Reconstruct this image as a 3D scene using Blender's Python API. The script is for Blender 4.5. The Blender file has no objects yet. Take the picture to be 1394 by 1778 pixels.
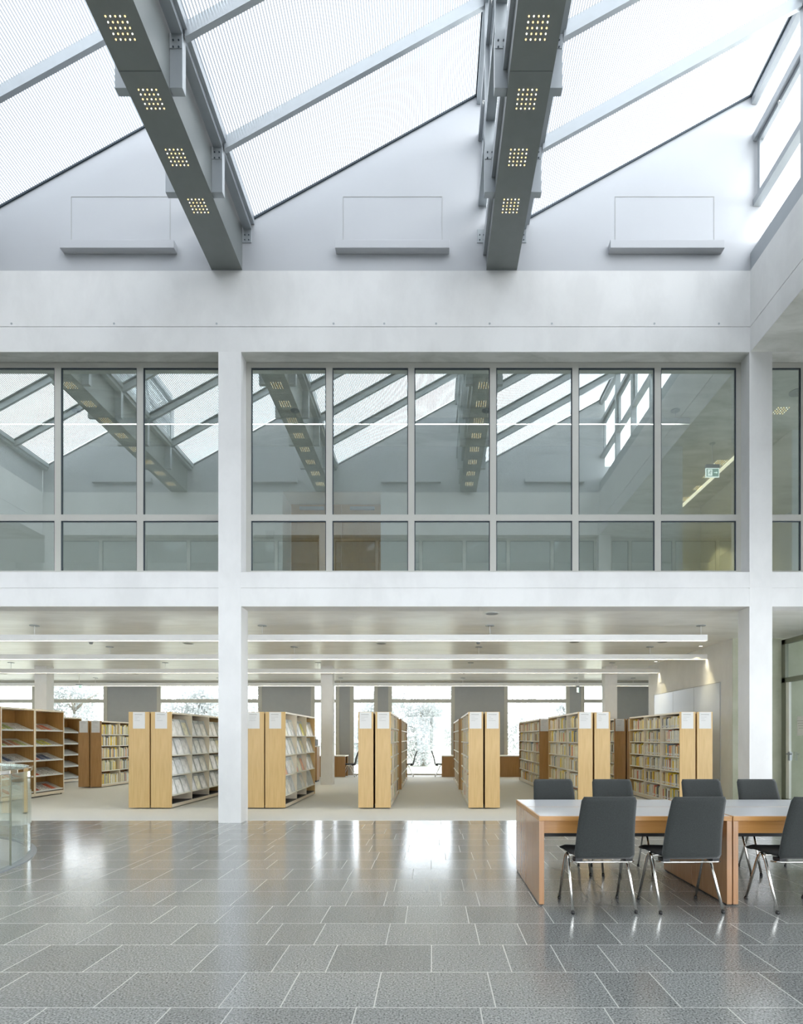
import bpy, bmesh, math, random
from mathutils import Vector
random.seed(11)
S = bpy.context.scene
COL = S.collection
PI = math.pi

# ------------------------------------------------------------------ camera
EYE, F, VX, VY = 1.385, 1060.0, 749.0, 1282.0     # eye height, focal length in pixels, vanishing point
cam_d = bpy.data.cameras.new('camera')
cam = bpy.data.objects.new('camera', cam_d); COL.objects.link(cam)
cam.location = (0, 0, EYE); cam.rotation_euler = (PI/2, 0, 0)
cam_d.sensor_fit = 'HORIZONTAL'; cam_d.sensor_width = 36.0
cam_d.lens = F/1394*36
cam_d.shift_x = -(VX-697)/1394
cam_d.shift_y = (VY-889)/1394
cam_d.clip_start = 0.05; cam_d.clip_end = 300
S.camera = cam
def PX(px, Y): return (px-VX)*Y/F
def PZ(py, Y): return EYE-(py-VY)*Y/F

# ------------------------------------------------------------------ look and light
vs = S.view_settings
vs.view_transform = 'Standard'; vs.look = 'None'; vs.gamma = 1; vs.use_curve_mapping = False
vs.exposure = 0.4
S.cycles.max_bounces = 10; S.cycles.diffuse_bounces = 6; S.cycles.glossy_bounces = 5
S.cycles.transparent_max_bounces = 24; S.cycles.sample_clamp_indirect = 6
S.cycles.caustics_reflective = False; S.cycles.caustics_refractive = False

W = bpy.data.worlds.new('overcast_sky'); S.world = W; W.use_nodes = True
nt = W.node_tree; nt.nodes.clear()
wo = nt.nodes.new('ShaderNodeOutputWorld'); bg = nt.nodes.new('ShaderNodeBackground')
tc = nt.nodes.new('ShaderNodeTexCoord'); sep = nt.nodes.new('ShaderNodeSeparateXYZ')
nz = nt.nodes.new('ShaderNodeTexNoise'); nz.inputs['Scale'].default_value = 2.2; nz.inputs['Detail'].default_value = 5
rp = nt.nodes.new('ShaderNodeValToRGB')
rp.color_ramp.elements[0].position = .42; rp.color_ramp.elements[0].color = (.86, .92, 1.0, 1)
rp.color_ramp.elements[1].position = .62; rp.color_ramp.elements[1].color = (1, 1, 1.0, 1)
mr = nt.nodes.new('ShaderNodeMapRange'); mr.inputs[1].default_value = -1; mr.inputs[2].default_value = 1
mr.inputs[3].default_value = 2.2; mr.inputs[4].default_value = 3.2
# the bright part of the overcast sky stands high overhead; the haze is brighter towards the horizon
LOBE = Vector((.25, -.35, .90)).normalized(); LOBE_GAIN = 5.0
dot = nt.nodes.new('ShaderNodeVectorMath'); dot.operation = 'DOT_PRODUCT'; dot.inputs[1].default_value = LOBE
mxl = nt.nodes.new('ShaderNodeMath'); mxl.operation = 'MAXIMUM'; mxl.inputs[1].default_value = 0
pwl = nt.nodes.new('ShaderNodeMath'); pwl.operation = 'POWER'; pwl.inputs[1].default_value = 3
gnl = nt.nodes.new('ShaderNodeMath'); gnl.operation = 'MULTIPLY_ADD'; gnl.inputs[1].default_value = LOBE_GAIN
nt.links.new(tc.outputs['Generated'], dot.inputs[0]); nt.links.new(dot.outputs['Value'], mxl.inputs[0])
nt.links.new(mxl.outputs[0], pwl.inputs[0]); nt.links.new(pwl.outputs[0], gnl.inputs[0])
nt.links.new(tc.outputs['Generated'], sep.inputs[0]); nt.links.new(tc.outputs['Generated'], nz.inputs['Vector'])
nt.links.new(nz.outputs['Fac'], rp.inputs[0]); nt.links.new(rp.outputs[0], bg.inputs[0])
nt.links.new(sep.outputs['X'], mr.inputs[0]); nt.links.new(mr.outputs[0], gnl.inputs[2])
hz1 = nt.nodes.new('ShaderNodeMath'); hz1.operation = 'ABSOLUTE'; hz2 = nt.nodes.new('ShaderNodeMath'); hz2.operation = 'SUBTRACT'; hz2.inputs[0].default_value = 1
hz3 = nt.nodes.new('ShaderNodeMath'); hz3.operation = 'POWER'; hz3.inputs[1].default_value = 3
hz4 = nt.nodes.new('ShaderNodeMath'); hz4.operation = 'MULTIPLY_ADD'; hz4.inputs[1].default_value = 5
nt.links.new(sep.outputs['Z'], hz1.inputs[0]); nt.links.new(hz1.outputs[0], hz2.inputs[1]); nt.links.new(hz2.outputs[0], hz3.inputs[0])
nt.links.new(hz3.outputs[0], hz4.inputs[0]); nt.links.new(gnl.outputs[0], hz4.inputs[2]); nt.links.new(hz4.outputs[0], bg.inputs[1])
nt.links.new(bg.outputs[0], wo.inputs[0])

# ------------------------------------------------------------------ materials
def new_mat(name):
    m = bpy.data.materials.new(name); m.use_nodes = True
    n = m.node_tree.nodes; b = n['Principled BSDF']
    return m, m.node_tree, b
def setc(b, col): b.inputs['Base Color'].default_value = (*col, 1)
def plain(name, col, rough=.5, metal=0.0, spec=.5, noise=.04, scale=6.0, bump=0.0, sheen=0.0):
    m, t, b = new_mat(name)
    b.inputs['Roughness'].default_value = rough; b.inputs['Metallic'].default_value = metal
    b.inputs['Specular IOR Level'].default_value = spec
    if sheen: b.inputs['Sheen Weight'].default_value = sheen; b.inputs['Sheen Roughness'].default_value = .4
    tc = t.nodes.new('ShaderNodeTexCoord'); nz = t.nodes.new('ShaderNodeTexNoise'); r = t.nodes.new('ShaderNodeValToRGB')
    nz.inputs['Scale'].default_value = scale; nz.inputs['Detail'].default_value = 4
    r.color_ramp.elements[0].position = .3; r.color_ramp.elements[1].position = .7
    r.color_ramp.elements[0].color = (*[c*(1-noise) for c in col], 1)
    r.color_ramp.elements[1].color = (*[min(1, c*(1+noise)) for c in col], 1)
    t.links.new(tc.outputs['Object'], nz.inputs['Vector']); t.links.new(nz.outputs['Fac'], r.inputs[0])
    t.links.new(r.outputs[0], b.inputs['Base Color'])
    if bump:
        bp = t.nodes.new('ShaderNodeBump'); bp.inputs['Strength'].default_value = bump; bp.inputs['Distance'].default_value = .002
        n2 = t.nodes.new('ShaderNodeTexNoise'); n2.inputs['Scale'].default_value = 400
        t.links.new(tc.outputs['Object'], n2.inputs['Vector']); t.links.new(n2.outputs['Fac'], bp.inputs['Height'])
        t.links.new(bp.outputs[0], b.inputs['Normal'])
    return m
def wood(name, c1, c2, rough=.35, axis=2):
    m, t, b = new_mat(name); b.inputs['Roughness'].default_value = rough
    tc = t.nodes.new('ShaderNodeTexCoord'); mp = t.nodes.new('ShaderNodeMapping'); nz = t.nodes.new('ShaderNodeTexNoise')
    sc = [26, 26, 26]; sc[axis] = 1.3; mp.inputs['Scale'].default_value = sc
    nz.inputs['Scale'].default_value = 1.6; nz.inputs['Detail'].default_value = 6
    r = t.nodes.new('ShaderNodeValToRGB'); r.color_ramp.elements[0].position = .3; r.color_ramp.elements[1].position = .75
    r.color_ramp.elements[0].color = (*c1, 1); r.color_ramp.elements[1].color = (*c2, 1)
    t.links.new(tc.outputs['Object'], mp.inputs[0]); t.links.new(mp.outputs[0], nz.inputs['Vector'])
    t.links.new(nz.outputs['Fac'], r.inputs[0]); t.links.new(r.outputs[0], b.inputs['Base Color'])
    return m
def concrete(name, c1, c2, scale=(.5, .5, .5), rough=.6, streak=False):
    m, t, b = new_mat(name); b.inputs['Roughness'].default_value = rough; b.inputs['Specular IOR Level'].default_value = .3
    tc = t.nodes.new('ShaderNodeTexCoord'); mp = t.nodes.new('ShaderNodeMapping'); mp.inputs['Scale'].default_value = scale
    nz = t.nodes.new('ShaderNodeTexNoise'); nz.inputs['Scale'].default_value = 3; nz.inputs['Detail'].default_value = 8
    nz.inputs['Roughness'].default_value = .6; nz.inputs['Distortion'].default_value = .8 if streak else .2
    r = t.nodes.new('ShaderNodeValToRGB'); r.color_ramp.elements[0].position = .35; r.color_ramp.elements[1].position = .6
    r.color_ramp.elements[0].color = (*c1, 1); r.color_ramp.elements[1].color = (*c2, 1)
    t.links.new(tc.outputs['Object'], mp.inputs[0]); t.links.new(mp.outputs[0], nz.inputs['Vector'])
    t.links.new(nz.outputs['Fac'], r.inputs[0]); t.links.new(r.outputs[0], b.inputs['Base Color'])
    return m
def emis(name, col, st):
    m, t, b = new_mat(name); setc(b, col)
    b.inputs['Emission Color'].default_value = (*col, 1); b.inputs['Emission Strength'].default_value = st
    return m
def sheet_glass(name, refl=.12, tint=(.9, .95, .93), power=True):
    """thin window glass: clear with a mirror reflection that grows towards grazing angles"""
    m = bpy.data.materials.new(name); m.use_nodes = True; t = m.node_tree; t.nodes.clear()
    o = t.nodes.new('ShaderNodeOutputMaterial'); mix = t.nodes.new('ShaderNodeMixShader')
    tr = t.nodes.new('ShaderNodeBsdfTransparent'); tr.inputs[0].default_value = (*tint, 1)
    gl = t.nodes.new('ShaderNodeBsdfGlossy'); gl.inputs['Roughness'].default_value = 0.0
    gl.inputs['Color'].default_value = (.93, .97, .97, 1)
    fr = t.nodes.new('ShaderNodeLayerWeight'); fr.inputs[0].default_value = .5
    pw = t.nodes.new('ShaderNodeMath'); pw.operation = 'POWER'; pw.inputs[1].default_value = 4
    md = t.nodes.new('ShaderNodeMapRange'); md.inputs[3].default_value = refl; md.inputs[4].default_value = 1.0
    t.links.new(fr.outputs['Facing'], pw.inputs[0]); t.links.new(pw.outputs[0], md.inputs[0])
    t.links.new(md.outputs[0], mix.inputs[0]); t.links.new(tr.outputs[0], mix.inputs[1]); t.links.new(gl.outputs[0], mix.inputs[2])
    t.links.new(mix.outputs[0], o.inputs[0])
    return m
def roof_glass(name):
    """glazing with a fine lamella print running parallel to the girders"""
    m = bpy.data.materials.new(name); m.use_nodes = True; t = m.node_tree; t.nodes.clear()
    o = t.nodes.new('ShaderNodeOutputMaterial'); mix = t.nodes.new('ShaderNodeMixShader')
    tr = t.nodes.new('ShaderNodeBsdfTransparent'); tr.inputs[0].default_value = (.80, .83, .85, 1)
    dm = t.nodes.new('ShaderNodeMixShader'); dm.inputs[0].default_value = .35
    df = t.nodes.new('ShaderNodeBsdfDiffuse'); df.inputs[0].default_value = (.22, .245, .275, 1)
    tl = t.nodes.new('ShaderNodeBsdfTranslucent'); tl.inputs[0].default_value = (.22, .245, .275, 1)
    tc = t.nodes.new('ShaderNodeTexCoord'); sp = t.nodes.new('ShaderNodeSeparateXYZ')
    ml = t.nodes.new('ShaderNodeMath'); ml.operation = 'MULTIPLY'; ml.inputs[1].default_value = 2*PI/.034
    sn = t.nodes.new('ShaderNodeMath'); sn.operation = 'SINE'
    mr = t.nodes.new('ShaderNodeMapRange'); mr.inputs[1].default_value = -.35; mr.inputs[2].default_value = -.05
    mr.inputs[3].default_value = .05; mr.inputs[4].default_value = .92
    t.links.new(tc.outputs['Object'], sp.inputs[0]); t.links.new(sp.outputs['X'], ml.inputs[0]); t.links.new(ml.outputs[0], sn.inputs[0])
    t.links.new(sn.outputs[0], mr.inputs[0]); t.links.new(mr.outputs[0], mix.inputs[0])
    t.links.new(df.outputs[0], dm.inputs[1]); t.links.new(tl.outputs[0], dm.inputs[2])
    t.links.new(tr.outputs[0], mix.inputs[1]); t.links.new(dm.outputs[0], mix.inputs[2]); t.links.new(mix.outputs[0], o.inputs[0])
    return m
def terrazzo(name):
    m, t, b = new_mat(name); b.inputs['Roughness'].default_value = .16; b.inputs['IOR'].default_value = 1.8
    tc = t.nodes.new('ShaderNodeTexCoord')
    v = t.nodes.new('ShaderNodeTexNoise'); v.inputs['Scale'].default_value = 95; v.inputs['Detail'].default_value = 3
    r = t.nodes.new('ShaderNodeValToRGB'); e = r.color_ramp.elements
    e[0].position = .36; e[0].color = (.08, .085, .082, 1); e[1].position = .72; e[1].color = (.60, .61, .59, 1)
    k = e.new(.45); k.color = (.26, .268, .262, 1); k = e.new(.58); k.color = (.345, .355, .345, 1)
    at = t.nodes.new('ShaderNodeAttribute'); at.attribute_name = 'shade'
    mx = t.nodes.new('ShaderNodeVectorMath'); mx.operation = 'MULTIPLY'
    t.links.new(tc.outputs['Object'], v.inputs['Vector']); t.links.new(v.outputs['Fac'], r.inputs[0])
    t.links.new(r.outputs[0], mx.inputs[0]); t.links.new(at.outputs['Vector'], mx.inputs[1]); t.links.new(mx.outputs[0], b.inputs['Base Color'])
    return m

M = {}
M['conc'] = concrete('pale_fair_faced_concrete', (.68, .675, .665), (.745, .74, .73), (.6, .6, .35))
M['soffit'] = concrete('stained_concrete_soffit', (.55, .555, .51), (.74, .74, .70), (.35, .8, .5), streak=True)
M['lib_ceiling'] = concrete('polished_concrete_ceiling', (.76, .75, .72), (.86, .855, .83), (.3, .9, .5), rough=.3, streak=True)
M['white'] = plain('white_paint', (.82, .82, .81), .5, noise=.01)
M['gable'] = plain('grey_metal_gable_sheet', (.45, .46, .48), .45, noise=.01, scale=2)
M['steel'] = plain('silver_painted_steel', (.36, .385, .405), .38, metal=.25, noise=.02)
M['girder'] = plain('grey_girder_steel', (.19, .205, .20), .42, metal=.3, noise=.03)
M['gasket'] = plain('dark_rubber_gasket', (.03, .045, .06), .6)
M['alu'] = plain('champagne_window_frame', (.49, .485, .445), .35, metal=.1, noise=.01)
M['green_frame'] = plain('dark_olive_frame', (.20, .21, .16), .4, metal=.2)
M['lib_frame'] = plain('beige_grey_window_frame', (.42, .41, .36), .5)
M['blind'] = plain('grey_wall_panel', (.31, .32, .32), .8, noise=.02)
M['carpet'] = plain('light_grey_carpet', (.60, .61, .59), .85, noise=.05, scale=120)
M['joint_grey'] = plain('girder_joint_filler', (.12, .13, .13), .5)
M['maple'] = wood('honey_maple_veneer', (.55, .36, .14), (.66, .46, .21), .4)
M['maple_dark'] = wood('amber_maple_veneer', (.31, .16, .045), (.41, .225, .075), .4)
M['edge'] = plain('pale_maple_edge', (.74, .66, .52), .4, noise=.03)
M['table_wood'] = wood('cherry_table_edge', (.46, .22, .06), (.58, .30, .10), .3, axis=0)
M['table_side'] = wood('cherry_side_panel', (.40, .21, .10), (.48, .26, .13), .12)
M['lino'] = plain('light_grey_desk_linoleum', (.60, .61, .63), .28, noise=.01)
M['cream'] = plain('cream_lacquered_shelf', (.78, .77, .70), .4, noise=.01)
M['shelf_grey'] = plain('pale_grey_metal_shelf', (.62, .64, .62), .4, noise=.01)
M['black'] = plain('black_plastic', (.015, .015, .016), .5)
M['chrome'] = plain('chrome_tube', (.75, .74, .70), .08, metal=1.0, noise=.01)
M['fabric'] = plain('charcoal_upholstery', (.030, .034, .033), .9, noise=.25, scale=160, bump=.5, sheen=.25)
M['seat_fabric'] = plain('darker_seat_upholstery', (.014, .016, .016), .8, noise=.2, scale=160)  # darker than the backrest fabric
M['stair_wall'] = concrete('olive_tinted_plaster', (.40, .41, .30), (.50, .51, .40))
M['shaded_amber_back'] = wood('shade_darkened_amber_back', (.26, .125, .03), (.34, .17, .05), .5)  # shade in the gap above the books put into a darker amber
M['paper'] = plain('white_paper', (.70, .70, .69), .5, noise=.01)
M['ink'] = plain('grey_ink', (.38, .38, .37), .7)
M['glass'] = sheet_glass('atrium_sheet_glass', .24, (.82, .87, .86))
M['clear'] = sheet_glass('clear_window_glass', .05, (.95, .97, .97))
M['rail_glass'] = sheet_glass('curved_balustrade_glass', .09, (.95, .975, .96))
M['roof'] = roof_glass('printed_roof_glazing')
M['tile'] = terrazzo('dark_grey_terrazzo')
M['joint'] = plain('pale_grout', (.55, .55, .52), .6)
M['led_w'] = emis('warm_led', (1, .70, .25), 2.2)
M['led_c'] = emis('cool_led', (1, .96, .82), 2.2)
M['lamp'] = emis('lamp_diffuser', (1, .93, .72), 1.0)
M['bark'] = plain('pale_bark', (.3, .27, .22), .9)
m_, t_, b_ = new_mat('overexposed_pale_leaves'); t_.nodes.remove(b_)
_o = t_.nodes['Material Output']; _x = t_.nodes.new('ShaderNodeMixShader'); _x.inputs[0].default_value = .5
_d = t_.nodes.new('ShaderNodeBsdfDiffuse'); _d.inputs[0].default_value = (.47, .49, .49, 1); _t = t_.nodes.new('ShaderNodeBsdfTranslucent'); _t.inputs[0].default_value = (.50, .52, .52, 1)  # outdoor overexposure put into the pale grey leaf colour
t_.links.new(_d.outputs[0], _x.inputs[1]); t_.links.new(_t.outputs[0], _x.inputs[2]); t_.links.new(_x.outputs[0], _o.inputs[0])
M['leaf'] = m_
M['lawn'] = plain('dry_grass', (.45, .47, .38), .95, noise=.15, scale=2)
M['sign_green'] = emis('exit_sign_green', (.30, .52, .44), .35)
M['sign_white'] = emis('exit_sign_white', (.9, .97, .93), .9)
M['dark'] = plain('dark_void_paint', (.06, .06, .06), .8)
M['door_wood'] = wood('oak_door_veneer', (.46, .26, .09), (.58, .35, .14), .4)
M['cabinet'] = plain('pearl_grey_lacquer', (.55, .57, .60), .3, metal=.2, noise=.01)

# ------------------------------------------------------------------ builders
def tag(o, label=None, cat=None, group=None, kind=None):
    if label: o['label'] = label
    if cat: o['category'] = cat
    if group: o['group'] = group
    if kind: o['kind'] = kind
    return o
class MB:
    def __init__(s): s.v = []; s.f = []; s.m = []; s.sm = []
    def face(s, pts, mi=0, smooth=False):
        k = len(s.v); s.v += [tuple(p) for p in pts]; s.f.append(tuple(range(k, k+len(pts)))); s.m.append(mi); s.sm.append(smooth)
    def box(s, x0, x1, y0, y1, z0, z1, mi=0, fm=None):
        if x0 > x1: x0, x1 = x1, x0
        if y0 > y1: y0, y1 = y1, y0
        if z0 > z1: z0, z1 = z1, z0
        k = len(s.v)
        s.v += [(x0,y0,z0),(x1,y0,z0),(x1,y1,z0),(x0,y1,z0),(x0,y0,z1),(x1,y0,z1),(x1,y1,z1),(x0,y1,z1)]
        for i, q in enumerate([(0,3,2,1),(4,5,6,7),(0,1,5,4),(1,2,6,5),(2,3,7,6),(3,0,4,7)]):   # -z +z -y +x +y -x
            s.f.append(tuple(k+j for j in q)); s.m.append(fm[i] if fm else mi); s.sm.append(False)
        return s
    def hexa(s, P, mi=0):
        """eight corners, bottom loop then top loop"""
        k = len(s.v); s.v += [tuple(p) for p in P]
        for q in [(0,3,2,1),(4,5,6,7),(0,1,5,4),(1,2,6,5),(2,3,7,6),(3,0,4,7)]:
            s.f.append(tuple(k+j for j in q)); s.m.append(mi); s.sm.append(False)
        return s
    def tube(s, pts, r, n=10, mi=0, caps=True):
        pts = [Vector(p) for p in pts]; rings = []
        ref = Vector((0, 0, 1))
        d0 = (pts[1]-pts[0]).normalized()
        if abs(d0.z) > .95: ref = Vector((1, 0, 0))
        for i, p in enumerate(pts):
            d = (pts[min(i+1, len(pts)-1)]-pts[max(i-1, 0)]).normalized()
            a = d.cross(ref).normalized(); b = a.cross(d).normalized()
            rr = r[i] if isinstance(r, (list, tuple)) else r
            k = len(s.v)
            s.v += [tuple(p+(a*math.cos(2*PI*j/n)+b*math.sin(2*PI*j/n))*rr) for j in range(n)]
            rings.append(k)
        for a, b in zip(rings, rings[1:]):
            for j in range(n):
                s.f.append((a+j, a+(j+1) % n, b+(j+1) % n, b+j)); s.m.append(mi); s.sm.append(True)
        if caps:
            s.f.append(tuple(rings[0]+j for j in range(n))); s.m.append(mi); s.sm.append(False)
            s.f.append(tuple(rings[-1]+j for j in reversed(range(n)))); s.m.append(mi); s.sm.append(False)
        return s
    def build(s, name, mats, parent=None, local=False, bevel=0.0, origin=True):
        if not isinstance(mats, (list, tuple)): mats = [mats]
        me = bpy.data.meshes.new(name)
        vs = s.v; off = Vector((0, 0, 0))
        if parent is not None and not local:
            off = parent.matrix_basis.translation.copy(); p = parent.parent
            while p is not None: off += p.matrix_basis.translation; p = p.parent
        elif parent is None and origin and vs:
            xs = [v[0] for v in vs]; ys = [v[1] for v in vs]; zs = [v[2] for v in vs]
            off = Vector(((min(xs)+max(xs))/2, (min(ys)+max(ys))/2, min(zs)))
        me.from_pydata([(v[0]-off.x, v[1]-off.y, v[2]-off.z) for v in vs], [], s.f)
        for m in mats: me.materials.append(m)
        me.polygons.foreach_set('material_index', s.m); me.polygons.foreach_set('use_smooth', s.sm)
        me.update()
        bm = bmesh.new(); bm.from_mesh(me); bmesh.ops.recalc_face_normals(bm, faces=bm.faces); bm.to_mesh(me); bm.free()
        o = bpy.data.objects.new(name, me); COL.objects.link(o)
        if parent is not None: o.parent = parent
        elif origin: o.location = off
        if bevel:
            b = o.modifiers.new('bevel', 'BEVEL'); b.width = bevel; b.segments = 2; b.limit_method = 'ANGLE'
        return o
def box(name, x0, x1, y0, y1, z0, z1, mat, parent=None, local=False, bevel=0.0):
    return MB().box(x0, x1, y0, y1, z0, z1).build(name, mat, parent, local, bevel)
def struct(name, mb, mat, label=None, parent=None):
    o = mb.build(name, mat, parent)
    if parent is None: tag(o, label, None, None, 'structure')
    return o
def thing(name, label, cat, loc=(0, 0, 0), group=None, rz=0, kind=None):
    o = bpy.data.objects.new(name, None); COL.objects.link(o); o.empty_display_size = .2
    o.location = loc; o.rotation_euler = (0, 0, rz)
    return tag(o, label, cat, group, kind)
def copy_tree(o, loc=None, rz=None, label=None, group=None, parent=None):
    c = o.copy(); COL.objects.link(c)
    if parent is not None: c.parent = parent
    if loc is not None: c.location = loc
    if rz is not None: c.rotation_euler = (0, 0, rz)
    if label: c['label'] = label
    if group: c['group'] = group
    for ch in [x for x in o.children]: copy_tree(ch, parent=c)
    return c
ORD = ['first','second','third','fourth','fifth','sixth','seventh','eighth','ninth','tenth','eleventh','twelfth','thirteenth',
       'fourteenth','fifteenth','sixteenth','seventeenth','eighteenth','nineteenth','twentieth','twenty-first','twenty-second',
       'twenty-third','twenty-fourth','twenty-fifth','twenty-sixth','twenty-seventh','twenty-eighth','twenty-ninth','thirtieth']

# ------------------------------------------------------------------ dimensions of the building
YF = 10.0                     # front of the concrete frame
YG = 10.27                    # upper glazing
YB = 1.6                      # opposite side of the atrium
XR, XL = 5.22, -12.1          # fascias left and right
Z1, Z2, Z3, Z4 = 3.545, 4.11, 7.715, 9.045
YBACK = 22.9
GY = 13.13                    # inner wall of the upper corridor

# ------------------------------------------------------------------ floor (terrazzo with a round opening)
CX, CY, RH = -7.31, 5.97, 2.85
def floor_tiles():
    rows = {0: [-2.38,-1.74,-1.096,-.779,-.297,.331,.964,1.285,1.93], 1: [-2.55,-2.07,-1.43,-.95,-.628,0,.477,.797,1.11,1.434,2.07],
            2: [-2.39,-1.75,-1.11,-.79,-.307,.324,.64,1.28,1.908,2.23]}
    mb = MB(); shades = []
    N = 48; circ = [(CX+RH*math.cos(2*PI*i/N), CY+RH*math.sin(2*PI*i/N)) for i in range(N)]
    def clip(poly, a, b, inside):
        out = []; n = len(poly)
        def side(p):
            v = (b[0]-a[0])*(p[1]-a[1])-(b[1]-a[1])*(p[0]-a[0]); return v if inside else -v
        for i in range(n):
            p, q = poly[i], poly[(i+1) % n]; sp, sq = side(p), side(q)
            if sp >= 0: out.append(p)
            if (sp > 0 and sq < 0) or (sp < 0 and sq > 0):
                t = sp/(sp-sq); out.append((p[0]+(q[0]-p[0])*t, p[1]+(q[1]-p[1])*t))
        return out
    def emit(x0, x1, y0, y1, mi, sh):
        nx = min(max(CX, x0), x1); ny = min(max(CY, y0), y1)
        poly = [(x0, y0), (x1, y0), (x1, y1), (x0, y1)]
        if (nx-CX)**2+(ny-CY)**2 > RH*RH:
            mb.face([(p[0], p[1], 0) for p in poly], mi); shades.append(sh); return
        rem = poly
        for i in range(N):
            a, b = circ[i], circ[(i+1) % N]
            outp = clip(rem, a, b, False)
            if len(outp) > 2: mb.face([(p[0], p[1], 0) for p in outp], mi); shades.append(sh)
            rem = clip(rem, a, b, True)
            if len(rem) < 3: break
    J = .0035; P = .476; x_min, x_max = -15.0, 10.0
    for r in range(-19, 15):
        y0 = 3.14+P*r; y1 = min(y0+P, 10.3)
        js = list(rows.get(r, []))
        if not js: js = [-.5+random.random()]
        while js[-1] < x_max: js.append(js[-1]+random.choice([.318, .477, .477, .636, .636]))
        while js[0] > x_min: js.insert(0, js[0]-random.choice([.318, .477, .477, .636, .636]))
        js = [j for j in js if x_min < j < x_max and abs(j+3.3) > .1]+[-3.3, x_min, x_max]; js.sort()
        for a, b in zip(js, js[1:]):
            sh = random.uniform(.86, 1.12)
            emit(a+J, b-J, y0+J, y1-J, 0, sh)
            emit(b-J, b+J, y0+J, y1-J, 1, 1)
        emit(x_min, x_max, y0-J, y0+J, 1, 1)
    o = mb.build('floor', [M['tile'], M['joint']], origin=False)
    at = o.data.attributes.new('shade', 'FLOAT_VECTOR', 'FACE')
    for i, sv in enumerate(shades): at.data[i].vector = (sv, sv, sv)
    return tag(o, 'dark grey terrazzo tiles with pale joints and a round stair opening', None, None, 'structure')
floor_tiles()
struct('floor', MB().box(-20, 12, 10.3, 25, -.1, -.002), M['carpet'], 'light grey carpet between the bookcases')

# ------------------------------------------------------------------ concrete frame
def frame_side(y0, y1, front, nm):
    """one long side of the atrium: lower beam, upper beam, both with a shadow joint"""
    jd = .012 if front < 5 else .012
    s = 1 if front == y0 else -1
    mb = MB()
    for za, zb in ((Z1, 3.84), (3.853, Z2)): mb.box(-15, 14, y0, y1, za, zb)
    mb.box(-15, 14, y0+(jd if s == 1 else 0), y1-(0 if s == 1 else jd), 3.84, 3.853)
    struct('beam_'+nm+'_lower', mb, M['conc'], 'white concrete beam between the storeys')
    mb = MB()
    for za, zb in ((Z3, 8.12), (8.133, Z4)): mb.box(-15, 14, y0, y1, za, zb)
    mb.box(-15, 14, y0+(jd if s == 1 else 0), y1-(0 if s == 1 else jd), 8.12, 8.133)
    return struct('beam_'+nm+'_upper', mb, M['conc'], 'deep white concrete beam above the glazing')
bf = frame_side(YF, YF+.37, YF, 'back')
frame_side(YB-.37, YB, YB, 'front')
# form-tie dimples in the upper beam
mb = MB()
for px in (20, 198, 376, 579, 667, 757, 850, 958, 1136, 1248):
    x = PX(px, YF); z = PZ(562, YF)
    mb.tube([(x, YF-.004, z), (x, YF+.01, z)], .017, 10)
mb.build('tie_plug', M['steel'], bf)
for ys, nm in ((YF, 'back'), (YB-.37, 'front')):
    for xc in (-11.85, -3.304, 5.394):
        mb = MB(); mb.box(xc-.186, xc+.186, ys-.002, ys+.372, 0, 3.86).box(xc-.182, xc+.182, ys+.004, ys+.366, 3.86, 3.872).box(xc-.186, xc+.186, ys-.002, ys+.372, 3.872, Z3)
        struct('column_'+nm, mb, M['conc'], 'square white concrete column carrying the frame')
# side fascias
for nm, x0, x1 in (('right', XR, XR+.4), ('left', XL-.4, XL)):
    mb = MB()
    for za, zb in ((Z3, 8.12), (8.133, Z4)): mb.box(x0, x1, YB, YF, za, zb)
    mb.box(x0+.012, x1-.012, YB, YF, 8.12, 8.133)
    struct('beam_'+nm+'_upper', mb, M['conc'], 'white concrete fascia running towards the camera')
# gallery ceilings on both sides and slabs
struct('ceiling_gallery_right', MB().box(XR+.4, 14, YB-8, YF+.37, Z3+.002, Z3+.3).box(XR+.005, XR+.4, YB, YF, Z3-.002, Z3), M['soffit'], 'stained concrete soffit of the side gallery')
struct('ceiling_gallery_left', MB().box(-15, XL-.4, YB-8, YF+.37, Z3+.002, Z3+.3), M['soffit'], 'stained concrete soffit of the left gallery')
struct('beam_back_soffit', MB().box(-15, 14, YF+.01, YF+.37, Z3-.003, Z3), M['soffit'])
struct('beam_front_soffit', MB().box(-15, 14, YB-.37, YB-.01, Z3-.003, Z3), M['soffit'])
rw = MB().box(10, 10.2, -8, YF, 3.3, Z3).box(10, 10.2, -8, YF, 0, .15)  # unseen wall; its window openings are added to brighten the gallery side
for i in range(8): rw.box(10, 10.2, -8+2.5*i-.12, -8+2.5*i+.12, .15, 3.3)
struct('wall_right', rw, M['white'], 'unseen right gallery wall with window openings added for light')
fp = MB(); fp.face([(10.1, -8, .15), (10.1, YF, .15), (10.1, YF, 3.3), (10.1, -8, 3.3)]); struct('window_right', fp, M['clear'])
struct('wall_left', MB().box(-15.2, -15, -8, YF, 0, Z3), M['white'])
fw = MB().box(-15, 10, -8.2, -8, 3.3, Z3).box(-15, 10, -8.2, -8, 0, .15)  # unseen wall; window openings added to light the lower beam, columns and floor
for i in range(11): fw.box(-15+2.5*i-.12, -15+2.5*i+.12, -8.2, -8, .15, 3.3)
struct('wall_front', fw, M['white'], 'unseen wall behind the camera with window openings added for light')
fp = MB(); fp.face([(-15, -8.1, .15), (10, -8.1, .15), (10, -8.1, 3.3), (-15, -8.1, 3.3)]); struct('window_front', fp, M['clear'])
struct('slab_front', MB().box(-15, 10, -8, YB-.37, Z1, Z2), M['conc'])
struct('ceiling_front', MB().box(-15, 10, -8, YB-.37, Z3, Z3+.3), M['white'])
struct('wall_front_upper', MB().box(-15, 10, -1.6, -1.4, Z2, Z3), M['white'])
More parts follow.
